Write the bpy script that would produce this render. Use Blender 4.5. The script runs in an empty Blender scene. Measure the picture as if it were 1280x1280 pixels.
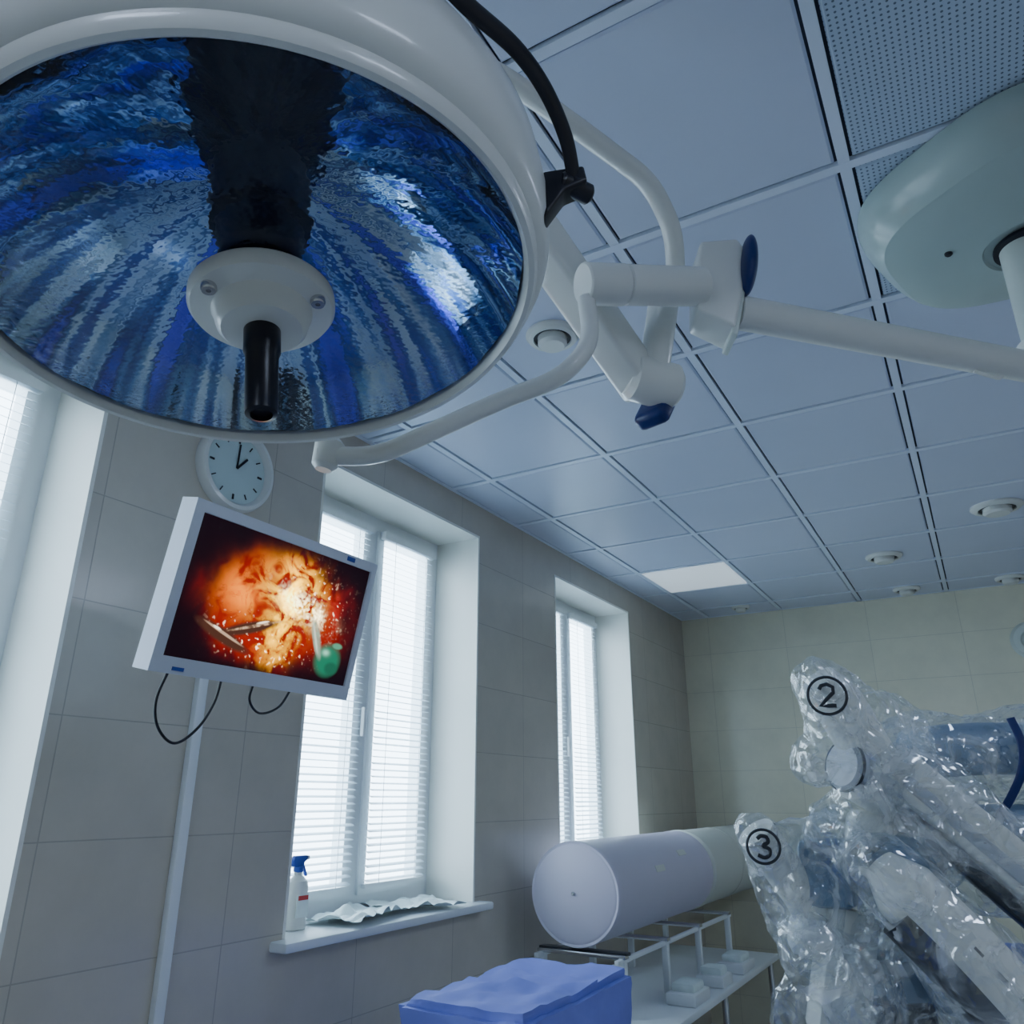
import bpy, bmesh, math, random
import numpy as np
from mathutils import Vector, Matrix, noise, Quaternion
random.seed(3)
scene=bpy.context.scene
V=Vector
# ------------------------------------------------------------------ materials
def new_mat(name):
    m=bpy.data.materials.new(name); m.use_nodes=True
    nt=m.node_tree
    return m,nt,nt.nodes['Principled BSDF']
def mat(name,col,rough=.5,metal=0.,spec=.5,var=.06,vscale=6.,bump=0.,bscale=40.,coat=0.,emis=None,estr=0.,trans=0.,alpha=1.,ior=1.45):
    m,nt,b=new_mat(name)
    N=nt.nodes;L=nt.links
    tc=N.new('ShaderNodeTexCoord')
    nz=N.new('ShaderNodeTexNoise');nz.inputs['Scale'].default_value=vscale;nz.inputs['Detail'].default_value=4
    L.new(tc.outputs['Object'],nz.inputs['Vector'])
    mx=N.new('ShaderNodeMix');mx.data_type='RGBA'
    c=list(col)
    mx.inputs[6].default_value=[max(0,x*(1-var)) for x in c]+[1]
    mx.inputs[7].default_value=[min(1,x*(1+var)) for x in c]+[1]
    L.new(nz.outputs['Fac'],mx.inputs[0]);L.new(mx.outputs[2],b.inputs['Base Color'])
    b.inputs['Roughness'].default_value=rough;b.inputs['Metallic'].default_value=metal
    b.inputs['Specular IOR Level'].default_value=spec;b.inputs['Coat Weight'].default_value=coat
    b.inputs['Transmission Weight'].default_value=trans;b.inputs['Alpha'].default_value=alpha;b.inputs['IOR'].default_value=ior
    if emis: b.inputs['Emission Color'].default_value=list(emis)+[1];b.inputs['Emission Strength'].default_value=estr
    if bump>0:
        n2=N.new('ShaderNodeTexNoise');n2.inputs['Scale'].default_value=bscale;n2.inputs['Detail'].default_value=3
        L.new(tc.outputs['Object'],n2.inputs['Vector'])
        bp=N.new('ShaderNodeBump');bp.inputs['Strength'].default_value=bump;bp.inputs['Distance'].default_value=.01
        L.new(n2.outputs['Fac'],bp.inputs['Height']);L.new(bp.outputs[0],b.inputs['Normal'])
    return m
def tile_mat(name,axes,col,col2,mortar,w,h):
    m,nt,b=new_mat(name);N=nt.nodes;L=nt.links
    g=N.new('ShaderNodeNewGeometry');s=N.new('ShaderNodeSeparateXYZ');c=N.new('ShaderNodeCombineXYZ')
    L.new(g.outputs['Position'],s.inputs[0]);L.new(s.outputs[axes[0]],c.inputs[0]);L.new(s.outputs[axes[1]],c.inputs[1])
    br=N.new('ShaderNodeTexBrick');br.offset=0;br.inputs['Scale'].default_value=1
    br.inputs['Brick Width'].default_value=w;br.inputs['Row Height'].default_value=h
    br.inputs['Mortar Size'].default_value=.002;br.inputs['Mortar Smooth'].default_value=.3
    br.inputs['Color1'].default_value=col+(1,);br.inputs['Color2'].default_value=col2+(1,);br.inputs['Mortar'].default_value=mortar+(1,)
    L.new(c.outputs[0],br.inputs['Vector'])
    nz=N.new('ShaderNodeTexNoise');nz.inputs['Scale'].default_value=5;nz.inputs['Detail'].default_value=8;nz.inputs['Roughness'].default_value=.65
    L.new(g.outputs['Position'],nz.inputs['Vector'])
    mx=N.new('ShaderNodeMix');mx.data_type='RGBA';mx.blend_type='MULTIPLY';mx.inputs[0].default_value=.22
    L.new(br.outputs['Color'],mx.inputs[6])
    rp=N.new('ShaderNodeValToRGB');rp.color_ramp.elements[0].color=(.6,.6,.62,1);rp.color_ramp.elements[0].position=.3;rp.color_ramp.elements[1].position=.65
    L.new(nz.outputs['Fac'],rp.inputs[0]);L.new(rp.outputs[0],mx.inputs[7]);L.new(mx.outputs[2],b.inputs['Base Color'])
    bp=N.new('ShaderNodeBump');bp.invert=True;bp.inputs['Strength'].default_value=.4;bp.inputs['Distance'].default_value=.003
    L.new(br.outputs['Fac'],bp.inputs['Height']);L.new(bp.outputs[0],b.inputs['Normal'])
    b.inputs['Roughness'].default_value=.2
    return m
M={}
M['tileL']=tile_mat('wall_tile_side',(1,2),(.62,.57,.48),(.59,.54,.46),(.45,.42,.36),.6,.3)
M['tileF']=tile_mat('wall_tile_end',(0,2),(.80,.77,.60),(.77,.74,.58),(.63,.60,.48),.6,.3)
M['floor']=tile_mat('floor_tile',(0,1),(.38,.41,.46),(.36,.39,.44),(.25,.27,.3),.6,.6)
M['plaster']=mat('recess_plaster',(.88,.88,.82),.4,var=.03,bump=.03)
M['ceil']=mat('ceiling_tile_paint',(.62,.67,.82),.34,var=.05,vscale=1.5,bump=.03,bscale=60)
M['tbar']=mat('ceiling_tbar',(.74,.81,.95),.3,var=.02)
M['void']=mat('ceiling_gap',(.06,.07,.10),.9)
def perf():
    m,nt,b=new_mat('perforated_tile');N=nt.nodes;L=nt.links
    g=N.new('ShaderNodeNewGeometry');
    vm=N.new('ShaderNodeVectorMath');vm.operation='MULTIPLY';vm.inputs[1].default_value=(1/.0125,1/.0125,0);L.new(g.outputs['Position'],vm.inputs[0])
    fr=N.new('ShaderNodeVectorMath');fr.operation='FRACTION';L.new(vm.outputs[0],fr.inputs[0])
    sb=N.new('ShaderNodeVectorMath');sb.operation='SUBTRACT';sb.inputs[1].default_value=(.5,.5,0);L.new(fr.outputs[0],sb.inputs[0])
    ln=N.new('ShaderNodeVectorMath');ln.operation='LENGTH';L.new(sb.outputs[0],ln.inputs[0])
    ct=N.new('ShaderNodeMath');ct.operation='LESS_THAN';ct.inputs[1].default_value=.21;L.new(ln.outputs['Value'],ct.inputs[0])
    mx=N.new('ShaderNodeMix');mx.data_type='RGBA';mx.inputs[6].default_value=(.48,.57,.70,1);mx.inputs[7].default_value=(.12,.16,.24,1)
    L.new(ct.outputs[0],mx.inputs[0]);L.new(mx.outputs[2],b.inputs['Base Color']);b.inputs['Roughness'].default_value=.5
    return m
M['perf']=perf()
M['white']=mat('white_enamel',(.76,.77,.74),.28,var=.03,coat=.3)
M['cream']=mat('cream_enamel',(.60,.66,.62),.32,var=.03,coat=.2)
M['canopy']=mat('canopy_enamel',(.42,.52,.50),.36,var=.04,coat=.3)
M['pvc']=mat('pvc_white',(.82,.86,.88),.35,var=.02)
M['black']=mat('black_plastic',(.008,.008,.014),.3,var=.2)
M['dark']=mat('dark_housing',(.004,.005,.014),.5)
M['navy']=mat('navy_plastic',(.006,.02,.13),.35)
M['steel']=mat('brushed_steel',(.62,.62,.64),.25,metal=1.)
M['grey']=mat('grey_paint',(.50,.53,.57),.35,var=.05)
M['dgrey']=mat('dark_grey_trim',(.035,.04,.05),.35)
M['mon']=mat('monitor_shell',(.66,.70,.80),.4,var=.03)
M['lav']=mat('drum_lavender',(.64,.60,.72),.42,var=.03)
M['drum2']=mat('drum_cream',(.70,.72,.66),.45,var=.03)
M['paper']=mat('paper_sheet',(.80,.90,.88),.7,var=.12,vscale=20,bump=.4,bscale=25)
M['clockface']=mat('clock_face',(.55,.68,.68),.3)
M['red']=mat('label_red',(.6,.05,.05),.5)
M['blue']=mat('label_blue',(.03,.08,.4),.5)
M['arm']=mat('robot_shell',(.86,.86,.80),.3,var=.03,coat=.2)
M['armblue']=mat('robot_arm_blue',(.14,.23,.34),.35,var=.1)
def slat():
    m,nt,b=new_mat('blind_slat');N=nt.nodes;L=nt.links
    b.inputs['Base Color'].default_value=(.72,.80,.84,1);b.inputs['Roughness'].default_value=.45
    t=N.new('ShaderNodeBsdfTranslucent');t.inputs[0].default_value=(.7,.85,.95,1)
    nz=N.new('ShaderNodeTexNoise');nz.inputs['Scale'].default_value=3
    mr=N.new('ShaderNodeMapRange');mr.inputs[3].default_value=.08;mr.inputs[4].default_value=.18;L.new(nz.outputs['Fac'],mr.inputs[0])
    mx=N.new('ShaderNodeMixShader');L.new(mr.outputs[0],mx.inputs[0]);L.new(b.outputs[0],mx.inputs[1]);L.new(t.outputs[0],mx.inputs[2])
    L.new(mx.outputs[0],N['Material Output'].inputs[0]);return m
M['slat']=slat()
def cloth(name,c1,rough=.7):
    return mat(name,c1,rough,var=.12,vscale=8,bump=.6,bscale=9)
M['bluecloth']=cloth('blue_wrap_cloth',(.20,.24,.70))
M['robotcloth']=cloth('blue_drape_cloth',(.05,.12,.6))
def drape():
    m,nt,b=new_mat('clear_plastic_drape');N=nt.nodes;L=nt.links
    tc=N.new('ShaderNodeTexCoord')
    b.inputs['Base Color'].default_value=(.90,.93,.95,1);b.inputs['Roughness'].default_value=.12
    b.inputs['Specular IOR Level'].default_value=.9
    nz=N.new('ShaderNodeTexNoise');nz.inputs['Scale'].default_value=7;nz.inputs['Detail'].default_value=6;nz.inputs['Distortion'].default_value=2.5
    L.new(tc.outputs['Object'],nz.inputs['Vector'])
    rp=N.new('ShaderNodeMapRange');rp.inputs[1].default_value=.44;rp.inputs[2].default_value=.64;rp.inputs[3].default_value=.04;rp.inputs[4].default_value=.40
    L.new(nz.outputs['Fac'],rp.inputs[0])
    tr=N.new('ShaderNodeBsdfTransparent');tr.inputs[0].default_value=(.94,.96,.98,1)
    gl=N.new('ShaderNodeBsdfGlossy');gl.inputs['Roughness'].default_value=.11;gl.inputs['Color'].default_value=(1,1,1,1)
    m1=N.new('ShaderNodeMixShader');m1.inputs[0].default_value=.16;L.new(tr.outputs[0],m1.inputs[1]);L.new(gl.outputs[0],m1.inputs[2])
    m2=N.new('ShaderNodeMixShader');L.new(rp.outputs[0],m2.inputs[0]);L.new(m1.outputs[0],m2.inputs[1]);L.new(b.outputs[0],m2.inputs[2])
    # long irregular creases: stretched, warped voronoi edges
    mp=N.new('ShaderNodeMapping');mp.inputs['Scale'].default_value=(1.,1.,.45);mp.inputs['Rotation'].default_value=(.5,.4,0)
    L.new(tc.outputs['Object'],mp.inputs['Vector'])
    wv=N.new('ShaderNodeTexNoise');wv.inputs['Scale'].default_value=5;wv.inputs['Detail'].default_value=2
    L.new(tc.outputs['Object'],wv.inputs['Vector'])
    ad=N.new('ShaderNodeVectorMath');ad.operation='MULTIPLY_ADD';ad.inputs[1].default_value=(.6,.6,.6)
    L.new(wv.outputs['Color'],ad.inputs[0]);L.new(mp.outputs[0],ad.inputs[2])
    vo=N.new('ShaderNodeTexVoronoi');vo.feature='F1';vo.inputs['Scale'].default_value=11;L.new(ad.outputs[0],vo.inputs['Vector'])
    bp=N.new('ShaderNodeBump');bp.inputs['Strength'].default_value=.42;bp.inputs['Distance'].default_value=.05
    L.new(vo.outputs['Distance'],bp.inputs['Height']);L.new(bp.outputs[0],b.inputs['Normal']);L.new(bp.outputs[0],gl.inputs['Normal'])
    L.new(m2.outputs[0],N['Material Output'].inputs[0])
    return m
M['drape']=drape()
def hammered_glass():
    m,nt,b=new_mat('hammered_glass');N=nt.nodes;L=nt.links
    b.inputs['Base Color'].default_value=(.88,.92,1,1);b.inputs['Transmission Weight'].default_value=1
    b.inputs['Roughness'].default_value=.0;b.inputs['IOR'].default_value=1.4
    tc=N.new('ShaderNodeTexCoord')
    v=N.new('ShaderNodeTexNoise');v.inputs['Scale'].default_value=75;v.inputs['Detail'].default_value=1.
    L.new(tc.outputs['Object'],v.inputs['Vector'])
    bp=N.new('ShaderNodeBump');bp.inputs['Strength'].default_value=.24;bp.inputs['Distance'].default_value=.004
    L.new(v.outputs['Fac'],bp.inputs['Height']);L.new(bp.outputs[0],b.inputs['Normal'])
    return m
M['glass']=hammered_glass()
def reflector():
    m,nt,b=new_mat('dichroic_painted_streaks');N=nt.nodes;L=nt.links
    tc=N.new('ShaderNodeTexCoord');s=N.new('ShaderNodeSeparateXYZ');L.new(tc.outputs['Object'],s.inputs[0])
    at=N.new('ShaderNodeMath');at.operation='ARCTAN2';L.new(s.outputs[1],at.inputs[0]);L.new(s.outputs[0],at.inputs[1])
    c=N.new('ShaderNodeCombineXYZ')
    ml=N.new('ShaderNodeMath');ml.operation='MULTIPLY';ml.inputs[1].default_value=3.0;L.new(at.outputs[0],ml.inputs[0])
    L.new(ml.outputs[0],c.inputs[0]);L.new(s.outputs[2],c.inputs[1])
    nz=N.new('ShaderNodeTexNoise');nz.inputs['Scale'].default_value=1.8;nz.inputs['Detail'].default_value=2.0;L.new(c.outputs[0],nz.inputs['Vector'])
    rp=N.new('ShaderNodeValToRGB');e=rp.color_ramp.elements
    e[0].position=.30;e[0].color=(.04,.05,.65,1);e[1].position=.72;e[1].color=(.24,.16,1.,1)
    for p_,c_ in ((.38,(.12,.14,1.,1)),(.43,(.03,.09,.40,1)),(.48,(.12,.36,.66,1)),(.52,(.75,.92,1.,1)),(.57,(.60,.85,1.,1)),(.60,(.08,.24,.60,1)),(.66,(.04,.08,.45,1))):  # near-white stops paint highlight streaks into the dichroic blue base colour
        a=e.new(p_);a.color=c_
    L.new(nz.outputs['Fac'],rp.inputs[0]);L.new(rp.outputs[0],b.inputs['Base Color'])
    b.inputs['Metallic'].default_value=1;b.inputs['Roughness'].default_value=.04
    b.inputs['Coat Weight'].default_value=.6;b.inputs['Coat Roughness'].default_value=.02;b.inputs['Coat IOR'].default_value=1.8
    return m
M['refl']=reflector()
# ------------------------------------------------------------------ mesh helpers
def finish(bm,name,m,parent=None,smooth=True,angle=40,mw=None):
    bmesh.ops.recalc_face_normals(bm,faces=bm.faces)
    me=bpy.data.meshes.new(name);bm.to_mesh(me);bm.free()
    o=bpy.data.objects.new(name,me);scene.collection.objects.link(o)
    if m is not None: me.materials.append(m)
    if smooth:
        for p in me.polygons:p.use_smooth=True
        try: me.set_sharp_from_angle(angle=math.radians(angle))
        except Exception: pass
    if parent is not None:o.parent=parent
    return o
def empty(name,loc=(0,0,0),rot=None):
    e=bpy.data.objects.new(name,None);scene.collection.objects.link(e);e.empty_display_size=.1
    if rot is not None: e.matrix_world=Matrix.Translation(V(loc))@rot.to_4x4()
    else: e.location=loc
    return e
def frame(x,z):
    """rotation with given x and approx z axes"""
    x=V(x).normalized();z=V(z);z=(z-x*z.dot(x)).normalized();y=z.cross(x)
    return Matrix((x,y,z)).transposed()
def box(name,c,s,m,parent=None,rot=None,bevel=.004,seg=2):
    bm=bmesh.new();bmesh.ops.create_cube(bm,size=1);
    bmesh.ops.scale(bm,vec=s,verts=bm.verts)
    if bevel>0:bmesh.ops.bevel(bm,geom=bm.edges[:],offset=min(bevel,min(s)*.45),segments=seg,affect='EDGES',profile=.5)
    if rot is not None:bmesh.ops.transform(bm,matrix=rot.to_4x4(),verts=bm.verts)
    bmesh.ops.translate(bm,vec=c,verts=bm.verts)
    return finish(bm,name,m,parent,angle=30)
def lathe(name,prof,m,parent=None,c=(0,0,0),axis=(0,0,1),seg=64,flat=False,angle=35):
    q=V((0,0,1)).rotation_difference(V(axis).normalized())
    bm=bmesh.new();rings=[]
    for r,z in prof:
        if r<1e-6: rings.append([bm.verts.new(q@V((0,0,z))+V(c))])
        else: rings.append([bm.verts.new(q@V((r*math.cos(2*math.pi*i/seg),r*math.sin(2*math.pi*i/seg),z))+V(c)) for i in range(seg)])
    for a,b in zip(rings,rings[1:]):
        if len(a)==1 and len(b)==1: continue
        for i in range(seg):
            j=(i+1)%seg
            if len(a)==1:bm.faces.new((a[0],b[i],b[j]))
            elif len(b)==1:bm.faces.new((a[i],a[j],b[0]))
            else:bm.faces.new((a[i],a[j],b[j],b[i]))
    return finish(bm,name,m,parent,smooth=not flat,angle=angle)
def rod(name,a,b,r,m,parent=None,r2=None,bev=.003,seg=40):
    a=V(a);b=V(b);h=(b-a).length;r2=r if r2 is None else r2
    return lathe(name,[(0,0),(r-bev,0),(r,bev),(r2,h-bev),(r2-bev,h),(0,h)],m,parent,a,b-a,seg)
def smooth_path(P,n=10):
    P=[V(p) for p in P];out=[]
    Q=[P[0]*2-P[1]]+P+[P[-1]*2-P[-2]]
    for i in range(1,len(Q)-2):
        for k in range(n):
            t=k/n;p0,p1,p2,p3=Q[i-1:i+3]
            out.append(.5*((2*p1)+(-p0+p2)*t+(2*p0-5*p1+4*p2-p3)*t*t+(-p0+3*p1-3*p2+p3)*t**3))
    out.append(P[-1]);return out
def fillet_path(P,rad=.05,n=8):
    P=[V(p) for p in P];out=[P[0]]
    for a,b,c in zip(P,P[1:],P[2:]):
        d1=(a-b);d2=(c-b);r=min(rad,d1.length*.45,d2.length*.45);s=b+d1.normalized()*r;e=b+d2.normalized()*r
        for k in range(n+1):
            t=k/n;out.append((1-t)**2*s+2*t*(1-t)*b+t*t*e)
    out.append(P[-1]);return out
def tube(name,path,r,m,parent=None,seg=20,w=None,upv=None):
    """sweep; r radius; w -> elliptical/strap half width along upv-ish"""
    bm=bmesh.new();rings=[];n=len(path)
    t0=(path[1]-path[0]).normalized();u=V(upv) if upv else (V((0,0,1)) if abs(t0.z)<.9 else V((1,0,0)))
    u=(u-t0*u.dot(t0)).normalized()
    for i,p in enumerate(path):
        t=(path[min(i+1,n-1)]-path[max(i-1,0)]).normalized()
        u=(u-t*u.dot(t)).normalized();v=t.cross(u)
        rr=r[i] if hasattr(r,'__len__') else r
        rings.append([bm.verts.new(p+u*((w or rr)*math.cos(a))+v*(rr*math.sin(a))) for a in [2*math.pi*k/seg for k in range(seg)]])
    for a,b in zip(rings,rings[1:]):
        for k in range(seg):
            j=(k+1)%seg;bm.faces.new((a[k],a[j],b[j],b[k]))
    bm.faces.new(rings[0][::-1]);bm.faces.new(rings[-1])
    return finish(bm,name,m,parent,angle=50)
def prism(name,poly,d,m,parent=None,rot=None,c=(0,0,0),bevel=.006):
    """poly in local XZ, extruded +-d in local Y"""
    bm=bmesh.new()
    a=[bm.verts.new((x,-d,z)) for x,z in poly];b=[bm.verts.new((x,d,z)) for x,z in poly]
    bm.faces.new(a);bm.faces.new(b[::-1])
    for i in range(len(a)):
        j=(i+1)%len(a);bm.faces.new((a[i],b[i],b[j],a[j]))
    bmesh.ops.recalc_face_normals(bm,faces=bm.faces)
    if bevel:bmesh.ops.bevel(bm,geom=bm.edges[:],offset=bevel,segments=3,affect='EDGES',profile=.5)
    if rot is not None:bmesh.ops.transform(bm,matrix=rot.to_4x4(),verts=bm.verts)
    bmesh.ops.translate(bm,vec=c,verts=bm.verts)
    return finish(bm,name,m,parent,angle=30)
def boxes(name,lst,m,parent=None,smooth=False):
    bm=bmesh.new()
    for (x0,x1,y0,y1,z0,z1) in lst:
        r=bmesh.ops.create_cube(bm,size=1)
        bmesh.ops.scale(bm,vec=(x1-x0,y1-y0,z1-z0),verts=r['verts'])
        bmesh.ops.translate(bm,vec=((x0+x1)/2,(y0+y1)/2,(z0+z1)/2),verts=r['verts'])
    return finish(bm,name,m,parent,smooth=smooth)
# ------------------------------------------------------------------ camera
pit=math.radians(20.1);yaw=math.radians(30.1)
cam=bpy.data.cameras.new('camera');co=bpy.data.objects.new('camera',cam);scene.collection.objects.link(co)
co.location=(0,0,1.6);co.rotation_euler=(math.pi/2+pit,0,yaw)
cam.sensor_width=36;cam.lens=36*979/1280;cam.clip_start=.02;scene.camera=co
# ------------------------------------------------------------------ room
XL=-2.02;XR=2.8;YB=-2.4;YF=6.32;H=3.0;D=.32
WIN=[(.06,1.165),(2.04,3.16),(3.98,5.12)];WZ0=1.16;WZ1=2.84
b=[];ys=[YB]+[v for w in WIN for v in w]+[YF]
for i in range(0,len(ys),2): b.append((XL-D,XL,ys[i],ys[i+1],0,H))
for y0,y1 in WIN: b+= [(XL-D,XL,y0,y1,0,WZ0),(XL-D,XL,y0,y1,WZ1,H)]
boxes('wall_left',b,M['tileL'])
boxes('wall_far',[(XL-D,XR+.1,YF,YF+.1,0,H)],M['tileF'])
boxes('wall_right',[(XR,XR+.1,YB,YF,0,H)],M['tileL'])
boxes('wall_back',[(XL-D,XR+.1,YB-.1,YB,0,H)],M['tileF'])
boxes('floor',[(XL-D,XR+.1,YB-.1,YF+.1,-.1,0)],M['floor'])
boxes('ceiling',[(XL-D,XR+.1,YB-.1,YF+.1,H+.012,H+.1)],M['void'])
boxes('baseboard_left',[(XL,XL+.012,YB,YF,0,.1)],M['cream'])
boxes('baseboard_far',[(XL,XR,YF-.012,YF,0,.1)],M['cream'])
for k,(y0,y1) in enumerate(WIN):
    boxes('trim_%d'%(k+1),[(XL-D+.005,XL+.001,y0,y0+.012,WZ0,WZ1),(XL-D+.005,XL+.001,y1-.012,y1,WZ0,WZ1),(XL-D+.005,XL+.001,y0+.012,y1-.012,WZ1-.012,WZ1)],M['plaster'])
    e=empty('window_%d'%(k+1),(0,0,0))
    oh=.10 if k else -.03
    box('sill',(XL-D/2+(.025 if k else -.0),(y0+y1)/2,WZ0+.008),(D+(.09 if k else .02),y1-y0+oh,.03),M['pvc'],e,bevel=.008)
    xa,xb=XL-D+.01,XL-D+.07;ym=(y0+y1)/2+.04;z0=WZ0+.02;z1=WZ1-.012;Y0=y0+.012;Y1=y1-.012
    fr=[(xa,xb,Y0,Y0+.06,z0,z1),(xa,xb,Y1-.06,Y1,z0,z1),(xa,xb,ym-.03,ym+.03,z0,z1)]
    for a,c in ((Y0+.06,ym-.03),(ym+.03,Y1-.06)):
        t=.04;x1=xb+.012
        fr+=[(xa,xb,a,c,z0,z0+.06),(xa,xb,a,c,z1-.06,z1)]
        fr+=[(xa+.01,x1,a,a+t,z0+.06,z1-.06),(xa+.01,x1,c-t,c,z0+.06,z1-.06),(xa+.01,x1,a+t,c-t,z0+.06,z0+.06+t),(xa+.01,x1,a+t,c-t,z1-.06-t,z1-.06)]
    boxes('frame',fr,M['pvc'],e)
    box('handle',(xb+.03,ym-.02,(z0+z1)/2-.1),(.02,.018,.12),M['pvc'],e,bevel=.006)
    bm=bmesh.new();sl=.0265
    for a,c in ((Y0+.075,ym-.045),(ym+.045,Y1-.075)):
        z=z0+.11
        while z<z1-.1:
            tilt=math.radians(20+random.uniform(-5,5))
            dx=math.cos(tilt)*.0125;dz=math.sin(tilt)*.0125;xc=xb+.03
            vs=[bm.verts.new(q) for q in [(xc-dx,a,z+dz),(xc,a,z+.002),(xc+dx,a,z-dz),(xc+dx,c,z-dz),(xc,c,z+.002),(xc-dx,c,z+dz)]]
            bm.faces.new((vs[0],vs[1],vs[4],vs[5]));bm.faces.new((vs[1],vs[2],vs[3],vs[4]))
            z+=sl
    bl=finish(bm,'blind_slats',M['slat'],e,smooth=True,angle=60)
    hr=[]
    for a,c in ((Y0+.07,ym-.04),(ym+.04,Y1-.07)):
        hr+=[(xb+.014,xb+.045,a,c,z1-.10,z1-.065),(xb+.02,xb+.04,a,c,z0+.085,z0+.10)]
        for f in (.2,.8): hr.append((xb+.043,xb+.0445,a+(c-a)*f-.001,a+(c-a)*f+.001,z0+.101,z1-.101))
    boxes('blind_rails',hr,M['pvc'],e)
    L=bpy.data.lights.new('portal','AREA');L.shape='RECTANGLE';L.size=1.2;L.size_y=1.8;L.cycles.is_portal=True
    lo=bpy.data.objects.new('window_portal',L);scene.collection.objects.link(lo);lo.location=(XL-D-.02,(y0+y1)/2,(WZ0+WZ1)/2);lo.rotation_euler=(0,-math.pi/2,0);lo.parent=e
# ceiling grid
DX,DY=.58,.62;X0=-.05;Y0g=1.65
xs=[X0+DX*i for i in range(-4,6)];ysg=[Y0g+DY*i for i in range(-7,9)]
xs=[XL]+[x for x in xs if XL+.05<x<XR-.05]+[XR];ysg=[YB]+[y for y in ysg if YB+.05<y<YF-.05]+[YF]
tiles=[];ptiles=[];lights=[];bars=[]
for i in range(len(xs)-1):
    for j in range(len(ysg)-1):
        cx=(xs[i]+xs[i+1])/2;cy=(ysg[j]+ysg[j+1])/2
        g=.020
        t=(xs[i]+g,xs[i+1]-g,ysg[j]+g,ysg[j+1]-g,H,H+.012)
        if (abs(cx+1.5)<.1 and abs(cy-5.06)<.1): lights.append((t,'dim'))
        elif (cx>.9 and cx<1.7 and (abs(cy-.1)<.32 or abs(cy-3.2)<.32)) or (abs(cx+.34)<.1 and abs(cy+1.15)<.4) : lights.append((t,'on'))  # 'on' tiles: fill light added outside the camera view
        elif cx>X0 and cx<1.7 and cy<2.25 and cy>.3: ptiles.append(t)
        else: tiles.append(t)
def bev_tiles(name,lst,m):
    bm=bmesh.new()
    for (x0,x1,y0,y1,z0,z1) in lst:
        c=.006
        a=[bm.verts.new(q) for q in [(x0,y0,z1),(x1,y0,z1),(x1,y1,z1),(x0,y1,z1)]]
        d=[bm.verts.new(q) for q in [(x0,y0,z0+.004),(x1,y0,z0+.004),(x1,y1,z0+.004),(x0,y1,z0+.004)]]
        e=[bm.verts.new(q) for q in [(x0+c,y0+c,z0),(x1-c,y0+c,z0),(x1-c,y1-c,z0),(x0+c,y1-c,z0)]]
        for p,q in ((a,d),(d,e)):
            for i in range(4):bm.faces.new((p[i],p[(i+1)%4],q[(i+1)%4],q[i]))
        bm.faces.new(e)
    return finish(bm,name,m,smooth=False)
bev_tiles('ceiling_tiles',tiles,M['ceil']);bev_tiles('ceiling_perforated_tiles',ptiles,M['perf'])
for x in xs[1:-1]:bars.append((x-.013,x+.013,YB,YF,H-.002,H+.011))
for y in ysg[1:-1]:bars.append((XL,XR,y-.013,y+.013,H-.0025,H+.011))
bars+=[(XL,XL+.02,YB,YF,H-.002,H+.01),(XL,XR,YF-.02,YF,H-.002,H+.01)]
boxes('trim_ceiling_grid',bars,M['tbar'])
M['lpfill']=mat('added_fill_diffuser',(.9,.9,.9),.5,emis=(.62,.75,1.),estr=17.)  # glow of the added fill panels, there to brighten the room
M['lpdim']=mat('light_diffuser_dim',(.9,.93,.95),.3,emis=(.75,.88,1.),estr=.5)
for t,k in lights:  # dim panel is a visible ceiling fixture; 'on' panels are added fill
    e=empty('ceiling_light_and_fill_panel',((t[0]+t[1])/2,(t[2]+t[3])/2,H))
    o=boxes('diffuser',[(t[0]-e.location.x,t[1]-e.location.x,t[2]-e.location.y,t[3]-e.location.y,-.004,.012)],M['lpfill' if k=='on' else 'lpdim'],e)
for nm,x,y,r in [('smoke_detector',-.975,1.94,.085),('air_diffuser',-.337,5.13,.105),('air_diffuser',.26,4.47,.12),('smoke_detector',-.29,6.08,.09),('smoke_detector',-1.456,6.05,.07),('smoke_detector',.34,6.1,.09)]:
    e=empty(nm,(x,y,H))
    lathe('base',[(0,0),(r,0),(r,-.008),(r*.9,-.018),(r*.72,-.02),(r*.72,-.012),(r*.55,-.012),(r*.55,-.035),(r*.45,-.045),(0,-.047)],M['white'],e,seg=40)
    lathe('vent_ring',[(r*.56,-.0125),(r*.71,-.0125),(r*.71,-.0135),(r*.56,-.0135)],M['dark'],e,seg=40)
# ------------------------------------------------------------------ surgical lamp
ax=V((-.15,.01,1)).normalized()
LC=V((-.688,.557,2.188))
rotL=V((0,0,1)).rotation_difference(ax).to_matrix()
lamp=empty('surgical_light',LC,rotL)
lathe('housing',[(.334,.012),(.334,.0),(.339,-.006),(.346,-.006),(.351,.0),(.352,.012),(.362,.018),(.371,.035),(.376,.075),(.374,.13),(.36,.17),(.31,.215),(.22,.25),(.1,.27),(0,.272)],M['white'],lamp,seg=128,angle=50)
lathe('glass',[(0,.002),(.335,.004),(.335,.008),(0,.006)],M['glass'],lamp,seg=96)
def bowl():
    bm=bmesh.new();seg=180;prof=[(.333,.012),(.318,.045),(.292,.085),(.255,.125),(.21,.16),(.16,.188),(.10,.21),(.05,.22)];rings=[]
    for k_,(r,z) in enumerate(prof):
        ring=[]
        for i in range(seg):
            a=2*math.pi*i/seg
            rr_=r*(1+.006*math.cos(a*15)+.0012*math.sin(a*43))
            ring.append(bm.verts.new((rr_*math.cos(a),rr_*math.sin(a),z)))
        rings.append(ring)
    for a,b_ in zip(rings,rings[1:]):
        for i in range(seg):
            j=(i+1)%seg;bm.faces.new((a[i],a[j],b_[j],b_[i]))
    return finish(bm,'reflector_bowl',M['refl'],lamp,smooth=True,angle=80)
bowl()
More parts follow.
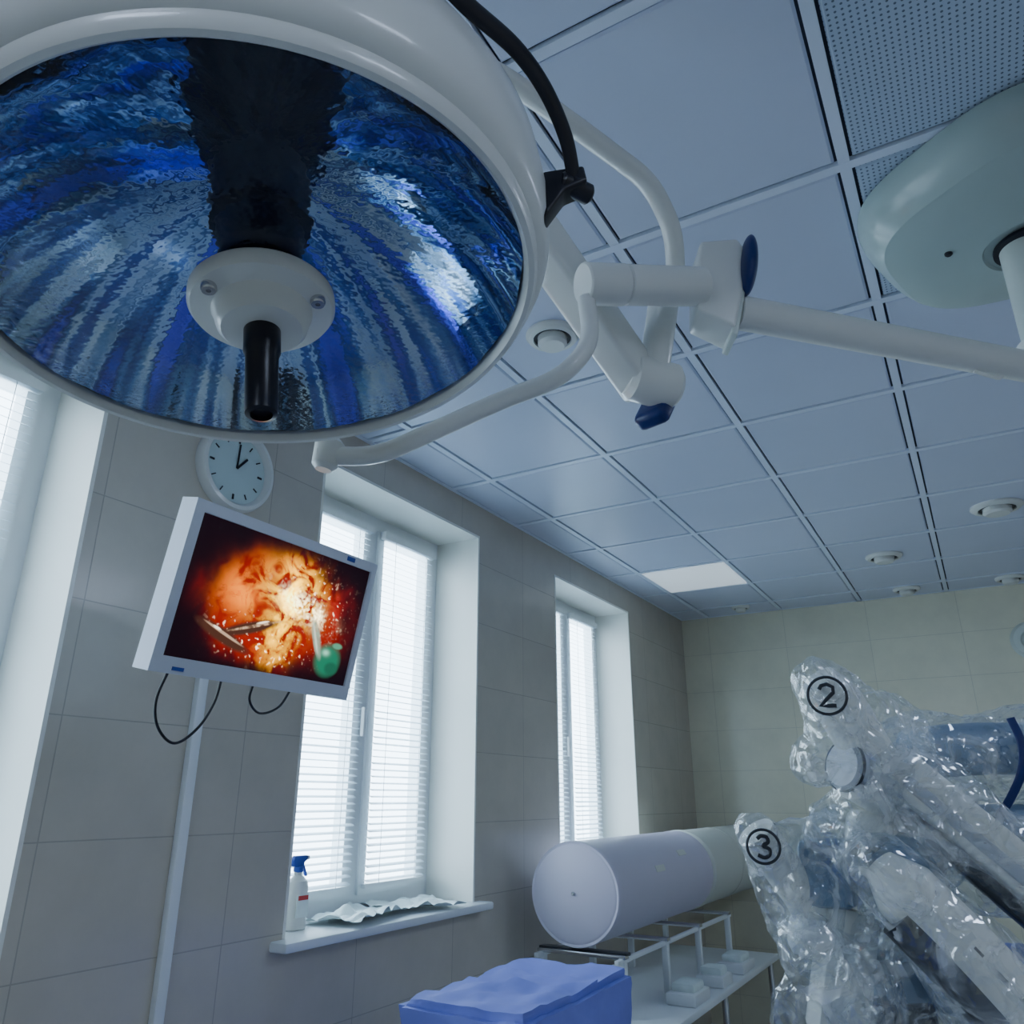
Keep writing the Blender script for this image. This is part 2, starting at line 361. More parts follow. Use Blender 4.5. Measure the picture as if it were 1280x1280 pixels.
lathe('bulb_housing',[(0,.225),(.065,.22),(.065,.12),(.055,.11),(.05,.045),(0,.04)],M['dark'],lamp,seg=40)
HB=empty('hub',(.004,.002,0));HB.parent=lamp
lathe('hub_disc',[(0,.0),(.085,.0),(.088,-.004),(.088,-.016),(.084,-.022),(.06,-.026),(.058,-.030),(.054,-.046),(.048,-.052),(.03,-.054),(0,-.054)],M['white'],HB,seg=64)
for a in (20,140,260):
    a=math.radians(a);x,y=.072*math.cos(a),.072*math.sin(a)
    lathe('screw',[(0,-.02),(.009,-.02),(.0095,-.029),(.008,-.032),(.003,-.032),(.0025,-.029),(0,-.029)],M['steel'],HB,(x,y,0),seg=20)
lathe('handle',[(0,-.05),(.021,-.05),(.022,-.054),(.022,-.085),(.0195,-.09),(.019,-.165),(.0185,-.172),(.013,-.174),(.012,-.168),(0,-.168)],M['black'],HB,seg=32)
def W(lst):return [V(p) for p in lst]
def attach(o,par):
    bpy.context.view_layer.update();o.parent=par;o.matrix_parent_inverse=par.matrix_world.inverted();return o
bpy.context.view_layer.update()
attach(tube('grip_bow',smooth_path(W([(-.41,.28,2.39),(-.352,.43,2.385),(-.336,.49,2.383),(-.318,.555,2.383),(-.310,.61,2.372),(-.312,.667,2.352),(-.32,.705,2.325)])),.006,M['black'],w=.0105,upv=(.5,0,.8)),lamp)
rr=frame((.865,.5,0),(0,0,1))
attach(prism('grip_bracket',[(-.036,.020),(.016,.030),(.02,.006),(-.008,-.008),(-.034,-.05)],.016,M['black'],rot=rr,c=(-.328,.712,2.309),bevel=.004),lamp)
attach(rod('grip_pivot',(-.335,.695,2.318),(-.312,.735,2.316),.013,M['black']),lamp)
# yoke / arm assembly
yoke=empty('surgical_light_arm',(-.42,1.2,2.5))
def A(o):return attach(o,yoke)
cdir=(V((-.338,1.31,2.552))-V((-.5075,1.112,2.495)))
c0=V((-.5075,1.112,2.495))+cdir*.05
A(rod('pivot_barrel_a',c0,c0+cdir*.33,.0395,M['white']));A(rod('pivot_barrel_b',c0+cdir*.335,c0+cdir*1.0,.0385,M['white']))
A(tube('yoke_lower',fillet_path(W([(-.496,1.13,2.47),(-.490,1.135,2.375),(-.535,1.10,2.300),(-.635,1.066,2.268),(-.825,.955,2.155),(-.90,.89,2.150)]),.07),.0165,M['white']))
A(rod('yoke_end',(-.885,.905,2.182),(-.893,.90,2.125),.026,M['white'],r2=.022,bev=.008))
A(tube('yoke_upper',fillet_path(W([(-.78,.62,2.92),(-.567,.919,2.86),(-.494,1.036,2.825),(-.39,1.235,2.775),(-.376,1.32,2.71),(-.392,1.364,2.63),(-.42,1.375,2.56)]),.09),.020,M['white']))
A(rod('drop_tube',(-.425,1.37,2.58),(-.465,1.395,2.44),.032,M['white']))
A(rod('knuckle',(-.512,1.355,2.425),(-.435,1.445,2.415),.050,M['white'],bev=.012))
bd=V((-.49,1.405,2.41))-V((-.61,.975,2.70))
A(box('spring_arm',(V((-.49,1.405,2.41))+V((-.61,.975,2.70)))/2,(bd.length,.075,.085),M['white'],rot=frame(bd,(0,0,1)),bevel=.014,seg=3))
A(box('spring_arm_cap',V((-.49,1.405,2.395))+bd.normalized()*.04,(.04,.078,.085),M['navy'],rot=frame(bd,(0,0,1)),bevel=.015,seg=3))
A(prism('joint_head',[(-.052,.093),(.024,.10),(.045,.057),(.0,-.11),(-.07,-.07),(-.06,.05)],.045,M['white'],rot=rr,c=(-.30,1.384,2.57),bevel=.007))
A(prism('joint_plate',[(.035,.05),(.047,.05),(.004,-.125),(-.008,-.12)],.04,M['cream'],rot=rr,c=(-.30,1.384,2.57),bevel=.003))
bm=bmesh.new();bmesh.ops.create_uvsphere(bm,u_segments=32,v_segments=20,radius=1);bmesh.ops.scale(bm,vec=(.017,.040,.070),verts=bm.verts)
bmesh.ops.transform(bm,matrix=(rr@Matrix.Rotation(math.radians(8),3,'Y')).to_4x4(),verts=bm.verts);bmesh.ops.translate(bm,vec=(-.246,1.372,2.608),verts=bm.verts)
A(finish(bm,'blue_cap',M['navy']))
A(rod('boom_tube',(-.285,1.395,2.525),(.27,1.945,2.505),.0345,M['white']))
A(tube('boom_cable',smooth_path(W([(.12,1.80,2.475),(.15,1.82,2.463),(.17,1.85,2.47),(.19,1.86,2.50)])),.004,M['white']))
# ceiling mount canopy and column
mount=empty('surgical_light_ceiling_mount',(.30,1.95,3.0))
def canopy():
    bm=bmesh.new();seg=120
    prof=[(0,0),(.335,0),(.352,-.006),(.355,-.03),(.350,-.055),(.335,-.085),(.318,-.108),(.306,-.120),(.27,-.135),(.22,-.146),(.14,-.154),(.10,-.158),(.095,-.152),(0,-.152)]
    rings=[]
    for r,z in prof:
        if r<1e-6: rings.append([bm.verts.new((0,0,z))]);continue
        ring=[]
        for i in range(seg):
            a=2*math.pi*i/seg
            k=1+.035*math.cos(5*(a-math.radians(200)))*min(1,r/.3)
            ring.append(bm.verts.new((r*k*math.cos(a),r*k*math.sin(a),z)))
        rings.append(ring)
    for a,b in zip(rings,rings[1:]):
        for i in range(seg):
            j=(i+1)%seg
            if len(a)==1:bm.faces.new((a[0],b[i],b[j]))
            elif len(b)==1:bm.faces.new((a[i],a[j],b[0]))
            else:bm.faces.new((a[i],a[j],b[j],b[i]))
    return finish(bm,'canopy',M['canopy'],mount,angle=22)
canopy()
lathe('canopy_ring',[(.056,-.150),(.078,-.156),(.078,-.164),(.05,-.167)],M['dark'],mount,seg=40)
rod('column',(-.01,0,-.14),(-.01,0,-.42),.056,M['cream'],mount)
rod('column_hub',(-.01,0,-.42),(-.01,0,-.58),.07,M['white'],mount)
rod('canopy_screw',(-.17,-.05,-.145),(-.17,-.05,-.157),.009,M['dark'],mount)
# ------------------------------------------------------------------ monitor
n=V((.977,0,-.2145)).normalized();up=V((.2145,0,.977)).normalized();u=V((0,1,0))
rm=Matrix((u,-n,up)).transposed()
cm=V((-1.445,1.354,2.0376))
mon=empty('wall_monitor',cm,rm)
w,h,t=.617,.381,.055
sl_,sr,st_,sb=.026,.020,.026,.036
fr=[(-w/2,-w/2+sl_,0,t,-h/2,h/2),(w/2-sr,w/2,0,t,-h/2,h/2),(-w/2+sl_,w/2-sr,0,t,h/2-st_,h/2),(-w/2+sl_,w/2-sr,0,t,-h/2,-h/2+sb)]
boxes('bezel',fr,M['mon'],mon)
box('back_shell',(0,t*.6,0),(w-.02,t*.8,h-.02),M['mon'],mon,bevel=.01)
box('badge',(w/2-.11,-.001,h/2-.012),(.03,.002,.012),M['blue'],mon,bevel=.0005)
box('badge_low',(-w/2+.07,-.001,-h/2+.012),(.03,.002,.008),M['blue'],mon,bevel=.0005)
nu,nv=340,210
sw,sh=w-sl_-sr,h-st_-sb
UU,VV=np.meshgrid(np.linspace(0,1,nu),np.linspace(0,1,nv))
def nz(u_,v_,s,seed=0,warp=0.,oct=4):
    o=np.zeros_like(u_)
    for a in range(u_.shape[0]):
        for b_ in range(u_.shape[1]):
            p=V((u_[a,b_]*s,v_[a,b_]*s*.62,seed))
            if warp: p=p+noise.noise_vector(p*.7)*warp
            o[a,b_]=noise.fractal(p,1.0,2.0,oct)
    return o
n1=nz(UU,VV,5,1.3,.8);n2=nz(UU,VV,14,4.7,1.2);n3=nz(UU,VV,60,2.7,.5,2)
def g(cx,cy,sx,sy,rot=0):
    dx=(UU-cx);dy=(VV-cy)*.62;c,s=math.cos(rot),math.sin(rot);X=dx*c+dy*s;Y=-dx*s+dy*c
    return np.exp(-((X/sx)**2+(Y/sy)**2))
img=np.zeros((nv,nu,3));img[:]=(.004,.0008,.003)
def add(c,wt):
    global img
    img=img+np.array(c)[None,None]*wt[...,None]
def over(c,wt):
    global img
    wt=np.clip(wt,0,1)[...,None];img=img*(1-wt)+np.array(c)[None,None]*wt
rad=np.sqrt(((UU-.51)/.46)**2+((VV-.5)/.50)**2)
mask=1/(1+np.exp((rad-.82+n1*.16)/.06))
ridge=1-np.abs(n2)*2.2
over((.26,.006,.001),mask*.95)
add((.50,.13,.0),np.clip(g(.27,.42,.13,.13)*(.7+1.6*n1+1.0*n2+.3*ridge),0,2)*mask)
add((.75,.30,.0),np.clip(g(.52,.22,.16,.10)*(.6+1.4*n2+.4*ridge),0,2)*mask)
add((1.15,.62,.0),np.clip(g(.54,.66,.08,.22,.2)*(.7+1.4*n2+.6*n3+.3*ridge),0,2)*mask)
add((1.1,.74,.03),np.clip(g(.56,.40,.15,.12,-.5)*(.6+1.8*n2+.4*ridge),0,3)*mask)
add((2.2,2.0,1.1),np.clip(g(.64,.45,.13,.045,.35)*(.5+2*n1+1.4*n3+.3*ridge),0,3))
over((.42,.002,.012),np.clip(g(.86,.25,.08,.13)*(.9+1.5*n2),0,.9)*mask)
over((.34,.006,.002),np.clip(g(.36,.90,.12,.05)*(1+1.5*n2),0,.85)*mask)
over((.14,.003,.002),np.clip(g(.24,.15,.13,.07)*(1+n1),0,.8)*mask)
over((.18,.01,.002),np.clip((np.abs(n2)<.035)*g(.45,.45,.3,.25),0,.45)*mask)
spk=np.clip((n3-.50)*9,0,1)
add((1.8,1.3,.9),spk*np.clip(g(.80,.28,.2,.16)+g(.5,.86,.3,.07)+.6*g(.3,.75,.15,.08),0,1)*mask)
sp=lambda cx,cy,sx,sy,r=0:(np.clip(1.6-((( (UU-cx)*math.cos(r)+(VV-cy)*.62*math.sin(r))/sx)**2+((-(UU-cx)*math.sin(r)+(VV-cy)*.62*math.cos(r))/sy)**2),0,1))
over((.01,.13,.07),sp(.855,.82,.075,.075,-.5));over((.008,.08,.045),sp(.89,.88,.04,.03));add((.22,.48,.36),g(.835,.76,.022,.015));over((.06,.30,.18),sp(.90,.69,.03,.014)*.8)
over((.25,.36,.27),sp(.755,.66,.022,.10,-.45)*(.7+.6*n2.clip(-.4,.5)));over((.55,.6,.5),sp(.745,.65,.006,.08,-.45)*.8)
over((.05,.018,.01),sp(.37,.70,.15,.026,-.35));over((.55,.36,.22),sp(.40,.675,.13,.006,-.35)*(.6+n3.clip(-.5,.5)));over((1.3,1.1,.8),sp(.43,.64,.03,.004,-.35))
over((.05,.018,.01),sp(.25,.80,.14,.028,.35));over((.5,.33,.22),sp(.25,.78,.10,.006,.35)*.8);over((1.2,1.,.8),sp(.21,.75,.02,.005,.3))
over((.06,.02,.01),sp(.12,.90,.10,.012,-.25)*mask)
img=np.clip(img,0,3.)
bm=bmesh.new();vs=[[bm.verts.new((-w/2+sl_+sw*UU[a,b_],.006,h/2-st_-sh*VV[a,b_])) for b_ in range(nu)] for a in range(nv)]
for a in range(nv-1):
    for b_ in range(nu-1):bm.faces.new((vs[a][b_],vs[a+1][b_],vs[a+1][b_+1],vs[a][b_+1]))
me=bpy.data.meshes.new('screen');bm.to_mesh(me);bm.free()
at=me.color_attributes.new('picture','FLOAT_COLOR','POINT')
at.data.foreach_set('color',np.concatenate([img.reshape(-1,3),np.ones((nu*nv,1))],1).astype(np.float32).ravel())
so=bpy.data.objects.new('screen',me);scene.collection.objects.link(so);so.parent=mon
m,nt,bs=new_mat('screen_display');a_=nt.nodes.new('ShaderNodeAttribute');a_.attribute_name='picture'
nt.links.new(a_.outputs['Color'],bs.inputs['Emission Color']);bs.inputs['Emission Strength'].default_value=1.9;bs.inputs['Base Color'].default_value=(.005,.005,.006,1);bs.inputs['Roughness'].default_value=.4;bs.inputs['Specular IOR Level'].default_value=.15
me.materials.append(m)
bpy.context.view_layer.update()
attach(box('arm_mount',(-1.56,1.36,2.06),(.06,.12,.12),M['grey'],bevel=.008),mon)
attach(tube('arm_bar',fillet_path(W([(-1.56,1.37,2.07),(-1.75,1.45,2.09),(-2.0,1.55,2.10)]),.04),.022,M['pvc']),mon)
attach(box('wall_plate',(-2.005,1.56,2.10),(.03,.10,.24),M['pvc'],bevel=.006),mon)
attach(tube('cable_a',smooth_path(W([(-1.515,1.12,1.87),(-1.525,1.105,1.80),(-1.54,1.13,1.745),(-1.55,1.185,1.715),(-1.55,1.24,1.75),(-1.54,1.27,1.81),(-1.53,1.275,1.87)])),.0032,M['black'],seg=8),mon)
attach(tube('cable_b',smooth_path(W([(-1.515,1.36,1.87),(-1.53,1.365,1.825),(-1.55,1.42,1.80),(-1.55,1.48,1.82),(-1.53,1.50,1.87)])),.0032,M['black'],seg=8),mon)
cd=empty('cable_conduit',(XL,1.60,1.0))
box('channel',(.012,0,.05),(.024,.034,2.1),M['pvc'],cd,bevel=.004)
# ------------------------------------------------------------------ clock
ck=empty('wall_clock',(XL,1.62,2.635))
lathe('case',[(0,0),(.15,0),(.152,.02),(.145,.038),(.132,.04),(.124,.028),(.122,.016),(0,.016)],M['white'],ck,axis=(1,0,0),seg=64)
lathe('face',[(0,.0165),(.122,.0165),(.122,.0175),(0,.0175)],M['clockface'],ck,axis=(1,0,0),seg=48)
for i in range(12):
    a=i*math.pi/6;r0=Matrix.Rotation(-a,3,'X')
    box('tick_%d'%i,V((.0185,math.sin(a)*.10,math.cos(a)*.10)),(.002,.004 if i%3 else .007,.018),M['dark'],ck,rot=r0,bevel=0)
for nm,a,l,wd in (('hour_hand',40,.06,.008),('minute_hand',2,.088,.006)):
    a=math.radians(a);box(nm,V((.021,math.sin(a)*l/2,math.cos(a)*l/2)),(.002,wd,l),M['dark'],ck,rot=Matrix.Rotation(-a,3,'X'),bevel=0)
# ------------------------------------------------------------------ sterilizer drums & table
ds=empty('sterilizer_drum',(-1.667,3.42,1.21))
lathe('body',[(0,.012),(.19,.012),(.198,.010),(.198,0),(.21,-.002),(.213,.008),(.213,.03),(.211,.034),(.211,1.30),(.213,1.31),(.213,1.36),(.20,1.365),(0,1.365)],M['lav'],ds,axis=(0,1,0),seg=72)
lathe('front_cap',[(0,-.006),(.19,-.006),(.199,-.001),(.199,.012),(0,.012)],M['lav'],ds,axis=(0,1,0),seg=72)
rod('latch',(0,-.006,0),(0,-.02,0),.008,M['steel'],ds)
for y_,a_d in ((.55,20),(.95,35)):
    a=math.radians(a_d);box('label',(math.cos(a)*.212,y_,math.sin(a)*.212),(.003,.12,.03),M['white'],ds,rot=Matrix.Rotation(-a,3,'Y'),bevel=0)
ds2=empty('sterilizer_drum',(-1.667,4.83,1.21))
lathe('body',[(0,0),(.20,0),(.215,.01),(.215,.05),(.211,.055),(.211,1.25),(.215,1.26),(.215,1.31),(.2,1.32),(0,1.32)],M['drum2'],ds2,axis=(0,1,0),seg=72)
lathe('band',[(.2115,.6),(.214,.6),(.214,.64),(.2115,.64)],M['drum2'],ds2,axis=(0,1,0),seg=72)
tb=empty('instrument_table',(-1.62,4.3,0))
box('top',(0,0,.73),(.72,2.0,.03),M['pvc'],tb,bevel=.006)
box('shelf',(0,0,.3),(.66,1.9,.02),M['steel'],tb)
for x in(-.32,.32):
    for y in(-.94,0,.94): rod('leg',(x,y,0),(x,y,.72),.016,M['steel'],tb)
rk=empty('drum_rack',(-1.667,4.2,.745))
for y in(-.72,-.2,.3,.85):
    for x in(-.19,.19): box('upright',(x,y,.11),(.03,.03,.22),M['pvc'],rk)
    box('cross',(0,y,.226),(.42,.045,.016),M['steel'],rk)
for x in(-.19,.19): box('rail',(x,.06,.212),(.02,1.7,.02),M['pvc'],rk)
box('front_bar',(0,-.70,.234),(.42,.05,.014),M['dgrey'],rk)
for k_,(y,s_) in enumerate(((-.35,.22),(.05,.16),(.45,.24))):
    bx=empty('instrument_tray',(-1.345,4.25+y,.745))
    box('tray',(0,0,.025),(.14,s_,.05),M['pvc'],bx,bevel=.01);box('bundle',(0,0,.065),(.11,s_*.7,.04),M['paper'],bx,bevel=.015)
# ------------------------------------------------------------------ crumpled helper
def crumple(name,m,parent,amp,sc,cuts=14,size=(1,1,1),c=(0,0,0),bev=.03,seed=0):
    bm=bmesh.new();bmesh.ops.create_cube(bm,size=1);bmesh.ops.scale(bm,vec=size,verts=bm.verts)
    bmesh.ops.bevel(bm,geom=bm.edges[:],offset=bev,segments=2,affect='EDGES')
    bmesh.ops.subdivide_edges(bm,edges=bm.edges[:],cuts=cuts,use_grid_fill=True)
    for v in bm.verts:
        p=v.co*sc+V((seed,seed*.7,0));k=noise.ridged_multi_fractal(p,1,2.1,3,1.,2.)
        nn=v.co.normalized();v.co+=nn*amp*(k-1.2)
        dd,_=noise.voronoi(p*1.3);v.co+=nn*amp*(dd[1]-dd[0])*.8
    bmesh.ops.translate(bm,vec=c,verts=bm.verts)
    return finish(bm,name,m,parent,angle=35)
tr=empty('blue_wrapped_case',(-1.235,2.20,0))
crumple('wrap',M['bluecloth'],tr,.022,7,14,(.38,.66,.34),(0,0,.945),.02,seed=2)
crumple('wrap_skirt',M['bluecloth'],tr,.02,4,12,(.44,.72,.5),(0,0,.55),.03,seed=5)
for x in(-.17,.17):
    for y in(-.28,.28): rod('trolley_leg',(x,y,0),(x,y,.32),.014,M['steel'],tr)
box('trolley_deck',(0,0,.31),(.4,.62,.02),M['steel'],tr)
# ------------------------------------------------------------------ sill items
sb_=empty('spray_bottle',(-2.13,2.20,WZ0+.023))
def lathe_el(name,prof,m,par,sx,sy):
    o=lathe(name,prof,m,par,seg=40)
    for v in o.data.vertices:v.co.x*=sx;v.co.y*=sy
    return o
lathe_el('body',[(0,0),(.040,0),(.045,.005),(.045,.13),(.040,.15),(.022,.165),(.016,.17),(.016,.18),(0,.18)],M['white'],sb_,.72,1.)
rod('collar',(0,0,.178),(0,0,.197),.017,M['blue'],sb_)
prism('trigger_head',[(-.03,.0),(.018,.0),(.02,.012),(.034,.02),(.034,.034),(-.024,.034),(-.036,.018)],.01,M['blue'],sb_,rot=frame((0,1,0),(0,0,1)),c=(0,0,.197),bevel=.003)
prism('trigger',[(.016,.0),(.024,.0),(.042,-.035),(.036,-.038)],.006,M['blue'],sb_,rot=frame((0,1,0),(0,0,1)),c=(0,0,.20),bevel=.002)
box('nozzle',(0,.04,.223),(.014,.014,.014),M['white'],sb_)
box('label',(.0315,0,.075),(.004,.055,.07),M['paper'],sb_,bevel=.001);box('label_red',(.034,0,.10),(.003,.045,.014),M['red'],sb_,bevel=0)
def sheet(name,c,sx,sy,amp,seed,rz):
    bm=bmesh.new();bmesh.ops.create_grid(bm,x_segments=48,y_segments=48,size=.5)
    for v in bm.verts:
        x,y=v.co.x*sx,v.co.y*sy;p=V((x*9,y*9,seed))
        dd,_=noise.voronoi(p*1.2)
        v.co=V((x,y,.003+amp*(.5+.5*noise.noise(p))*(.4+dd[1]-dd[0])))
    bmesh.ops.rotate(bm,matrix=Matrix.Rotation(rz,3,'Z'),verts=bm.verts)
    o=finish(bm,name,M['paper'],None,angle=25);o.location=c;return o
sheet('paper_wrapper',(-2.10,2.48,WZ0+.024),.24,.36,.08,1.5,.2)
sheet('paper_wrapper',(-2.11,2.84,WZ0+.024),.26,.36,.07,7.5,-.3)
sp_=empty('wall_speaker',(.40,YF,2.60))
lathe('case',[(0,0),(.12,0),(.13,-.03),(.11,-.06),(.07,-.065),(.06,-.05),(0,-.05)],M['cream'],sp_,axis=(0,1,0),seg=40)
# ------------------------------------------------------------------ surgical robot
rb=empty('surgical_robot',(.5,3.35,0))
bpy.context.view_layer.update()
def RB(o):return attach(o,rb)
def blob_drape(name,caps,amp=.03,sc=4.,voxel=.016,seed=0.,ratio=.24):
    bm=bmesh.new()
    for a,b_,r0,r1 in caps:
        a=V(a);b_=V(b_);N_=max(2,int((b_-a).length/(.35*min(r0,r1)))+1)
        for i in range(N_+1):
            t=i/N_;p=a.lerp(b_,t);r=r0+(r1-r0)*t
            bmesh.ops.create_icosphere(bm,subdivisions=2,radius=r,matrix=Matrix.Translation(p))
    me=bpy.data.meshes.new('t');bm.to_mesh(me);bm.free();o=bpy.data.objects.new('t',me);scene.collection.objects.link(o)
    md=o.modifiers.new('r','REMESH');md.mode='VOXEL';md.voxel_size=voxel
    dg=bpy.context.evaluated_depsgraph_get();ev=o.evaluated_get(dg);m2=bpy.data.meshes.new_from_object(ev)
    bm=bmesh.new();bm.from_mesh(m2);bm.normal_update()
    out=[]
    for v in bm.verts:
        q=v.co*sc+V((seed,0,0));wq=q+noise.noise_vector(q*.5)*.9
        dd,_=noise.voronoi(wq)
        d2,_=noise.voronoi(V((wq.x*2.6+wq.z,wq.y*2.6,wq.z*.9)))
        d3,_=noise.voronoi(V((wq.x*5+wq.z*2,wq.y*5,wq.z*2.2)))
        out.append(v.co+v.normal*(amp*(1.2-1.7*dd[0])+amp*.65*(.5-d2[0])+amp*.35*(.4-d3[0]))+noise.noise_vector(q*1.1)*amp*.9)
    for v,c in zip(bm.verts,out):v.co=c
    bm.to_mesh(m2);bm.free();o.data=m2;o.modifiers.clear()
    md=o.modifiers.new('d','DECIMATE');md.ratio=ratio
    dg=bpy.context.evaluated_depsgraph_get();m3=bpy.data.meshes.new_from_object(o.evaluated_get(dg))
    bpy.data.objects.remove(o)
    bm=bmesh.new();bm.from_mesh(m3)
    return RB(finish(bm,name,M['drape'],None,angle=16))
def ring_label(name,c,r,digit,nrm):
    nrm=V(nrm).normalized();c=V(c)
    lx=V((0,0,1)).cross(nrm).normalized();lz=nrm.cross(lx).normalized()
    T=lambda x,z:c+lx*x*r+lz*z*r
    ringp=[T(math.cos(a),math.sin(a)) for a in np.linspace(0,2*math.pi,40)]
    RB(tube(name+'_ring',ringp,.0045,M['dgrey'],seg=8))
    P={'2':[(-.38,.35),(-.25,.55),(.05,.62),(.35,.45),(.33,.15),(-.05,-.2),(-.4,-.55),(0,-.55),(.42,-.55)],'3':[(-.35,.45),(-.1,.62),(.25,.55),(.3,.25),(-.02,.04),(.35,-.15),(.32,-.5),(0,-.65),(-.38,-.5)]}[digit]
    RB(tube(name+'_digit',smooth_path([T(x,z) for x,z in P],4) if digit=='3' else [T(x,z) for x,z in P],.006,M['dgrey'],seg=8))
fdir=lambda p:(V((0,0,1.6))-V(p)).normalized()
RB(box('cart_base',(.55,3.45,.22),(.9,1.1,.40),M['arm'],bevel=.08,seg=4))
RB(box('cart_column',(.60,3.55,1.15),(.34,.40,1.7),M['arm'],bevel=.08,seg=4))
RB(box('setup_hub',(.45,3.42,1.74),(.62,.34,.20),M['armblue'],bevel=.06,seg=4))
# arm 2
RB(tube('arm2_head',smooth_path(W([(-.425,2.68,1.955),(-.38,2.74,1.88),(-.335,2.82,1.76),(-.30,2.88,1.67)])),[.06+.02*math.sin(min(1,i/12)*math.pi/2) for i in range(31)],M['arm']))
ring_label('arm2_label',V((-.404,2.68,1.905))+fdir((-.404,2.68,1.9))*.10,.055,'2',fdir((-.404,2.68,1.9)))
RB(rod('arm2_joint',(-.37,2.79,1.69),(-.29,2.90,1.63),.095,M['arm'],bev=.015))
RB(rod('arm2_joint_ring',(-.40,2.75,1.70),(-.37,2.79,1.69),.075,M['grey'],bev=.01))
RB(lathe('arm2_joint_seam',[(.076,0),(.080,0),(.080,.012),(.076,.012)],M['dgrey'],None,(-.395,2.757,1.698),(.03,.04,-.01),48))
pa,pb=V((-.24,2.84,1.68)),V((.10,2.94,1.33));pd=pb-pa
RB(box('arm2_insertion_axis',(pa+pb)/2,(pd.length,.10,.13),M['arm'],rot=frame(pd,(0,0,1)),bevel=.02,seg=3))
RB(box('arm2_insertion_trim',(pa+pb)/2+V((0,-.03,-.02)),(pd.length*.96,.07,.04),M['grey'],rot=frame(pd,(0,0,1)),bevel=.01))
RB(box('arm2_insertion_rail',(pa+pb)/2+V((-.04,.02,-.10)),(pd.length*.9,.07,.05),M['dgrey'],rot=frame(pd,(0,0,1)),bevel=.01))
RB(tube('arm2_setup_link',smooth_path(W([(-.22,3.05,1.74),(0,3.2,1.76),(.3,3.35,1.75)])),.085,M['armblue']))
RB(tube('arm2_strap',smooth_path(W([(.085,3.0,1.84),(.10,2.985,1.76),(.085,2.98,1.68),(.04,3.0,1.60),(.0,3.02,1.55)])),.003,M['navy'],w=.012,upv=(1,0,.3)))
blob_drape('arm2_drape',[((-.43,2.70,1.93),(-.37,2.76,1.83),.09,.13),((-.37,2.76,1.83),(-.29,2.86,1.69),.13,.12),((-.46,2.76,1.74),(-.36,2.82,1.74),.08,.11),((-.30,2.83,1.82),(-.20,2.9,1.78),.10,.07)],.035,4.5,seed=1)
blob_drape('arm2_drape_link',[((-.26,3.03,1.72),(.30,3.3,1.74),.12,.17)],.035,3.5,seed=11)
blob_drape('arm2_drape_axis',[(pa+V((-.02,.03,-.02)),pb+V((.05,.05,-.02)),.11,.13)],.03,4,seed=21)
blob_drape('arm2_drape_joint',[((-.44,2.86,1.52),(-.20,2.92,1.49),.11,.13),((-.34,2.84,1.62),(-.36,2.86,1.55),.1,.12)],.04,4.5,seed=3)
RB(box('mid_block',(-.36,2.90,1.50),(.14,.12,.12),M['arm'],rot=frame((.8,.4,-.2),(0,0,1)),bevel=.03,seg=3))
# arm 3
RB(tube('arm3_head',smooth_path(W([(-.68,2.72,1.50),(-.65,2.76,1.44),(-.59,2.85,1.32),(-.56,2.9,1.24)])),.062,M['arm']))
ring_label('arm3_label',V((-.66,2.72,1.458))+fdir((-.66,2.70,1.46))*.085,.048,'3',fdir((-.66,2.7,1.46)))
RB(box('arm3_body',(-.50,2.88,1.38),(.16,.16,.2),M['armblue'],bevel=.03))
RB(rod('arm3_joint',(-.62,2.86,1.22),(-.52,2.92,1.18),.075,M['arm'],bev=.012))
blob_drape('arm3_drape',[((-.675,2.74,1.48),(-.59,2.83,1.32),.075,.12),((-.59,2.83,1.32),(-.57,2.88,1.18),.12,.10),((-.64,2.8,1.46),(-.46,2.86,1.43),.075,.12)],.032,5,seed=5)
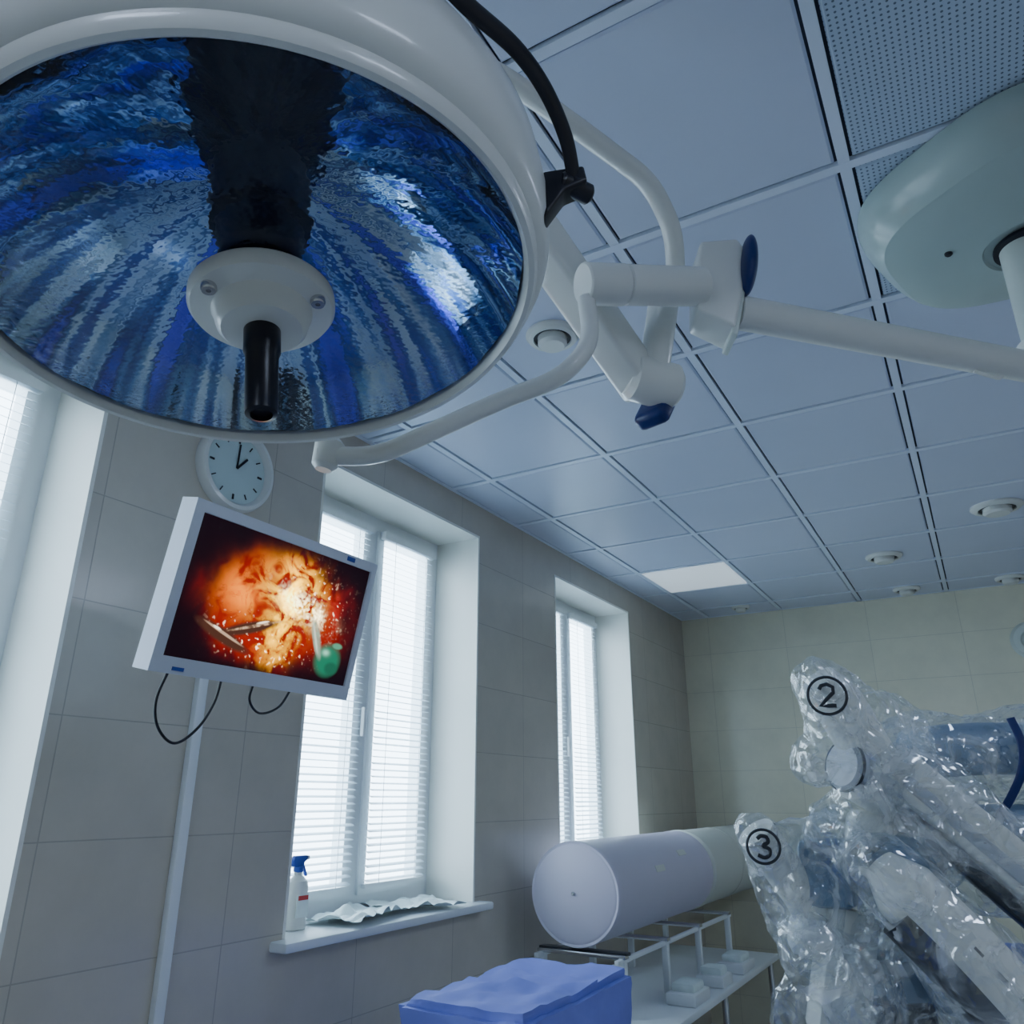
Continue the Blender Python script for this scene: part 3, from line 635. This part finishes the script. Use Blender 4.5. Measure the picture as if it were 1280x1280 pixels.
# arm 4
p4=[(-.33,2.72,1.42),(-.26,2.75,1.33),(-.157,2.779,1.21),(-.005,2.831,1.01),(.12,2.88,.85)]
RB(tube('arm4_shell',smooth_path(W(p4)),[.05+.045*min(1,i/8) for i in range(41)],M['arm']))
RB(tube('arm4_trim',smooth_path([V(p)+V((-.035,-.03,-.045)) for p in p4[1:]]),.065,M['dgrey']))
for i in range(5):
    c=V((-.155,2.69,1.27))+V((.045,.008,-.058))*i
    RB(box('arm4_mark_%d'%i,c,(.028,.004,.008),M['dgrey'],rot=frame((.6,.2,-.75),(0,0,1)),bevel=0))
RB(tube('arm4_link',smooth_path(W([(-.30,2.80,1.38),(-.22,2.95,1.45),(-.1,3.1,1.5),(.35,3.4,1.5)])),.08,M['armblue']))
blob_drape('arm4_drape',[(p4[0],p4[2],.10,.14),(p4[2],p4[4],.14,.16)],.03,4,seed=8)
blob_drape('arm4_drape_link',[((-.2,3.0,1.42),(.35,3.35,1.40),.14,.2)],.04,3.5,seed=31)
# lower mass
RB(box('instrument_carriage',(-.50,2.90,1.10),(.16,.12,.36),M['arm'],rot=frame((.8,.5,-.25),(0,0,1)),bevel=.02))
RB(box('instrument_carriage_low',(-.40,2.98,.95),(.26,.14,.14),M['dgrey'],rot=frame((.8,.5,.1),(0,0,1)),bevel=.02))
RB(tube('cannula',W([(-.50,2.88,1.0),(-.52,2.88,.7)]),.012,M['steel']))
RB(tube('lower_link',smooth_path(W([(-.45,2.95,1.08),(-.2,3.1,1.05),(.3,3.35,.95)])),.08,M['armblue']))
blob_drape('lower_drape',[((-.58,2.82,1.18),(-.50,2.90,1.05),.11,.16),((-.50,2.9,1.05),(-.34,2.98,1.16),.14,.15),((-.58,2.88,1.0),(-.35,3.0,.88),.13,.18)],.045,4,seed=13)
blob_drape('lower_drape_fold',[((-.36,2.86,1.28),(-.46,2.88,1.02),.07,.10)],.04,5,seed=23)
RB(crumple('blue_drape',M['robotcloth'],None,.03,6,10,(.35,.2,.34),(.02,3.14,1.0),.05,seed=4))
# ------------------------------------------------------------------ world
wd=bpy.data.worlds.new('World');scene.world=wd;wd.use_nodes=True
bg=wd.node_tree.nodes['Background'];bg.inputs[0].default_value=(.64,.83,1.,1);bg.inputs[1].default_value=10.
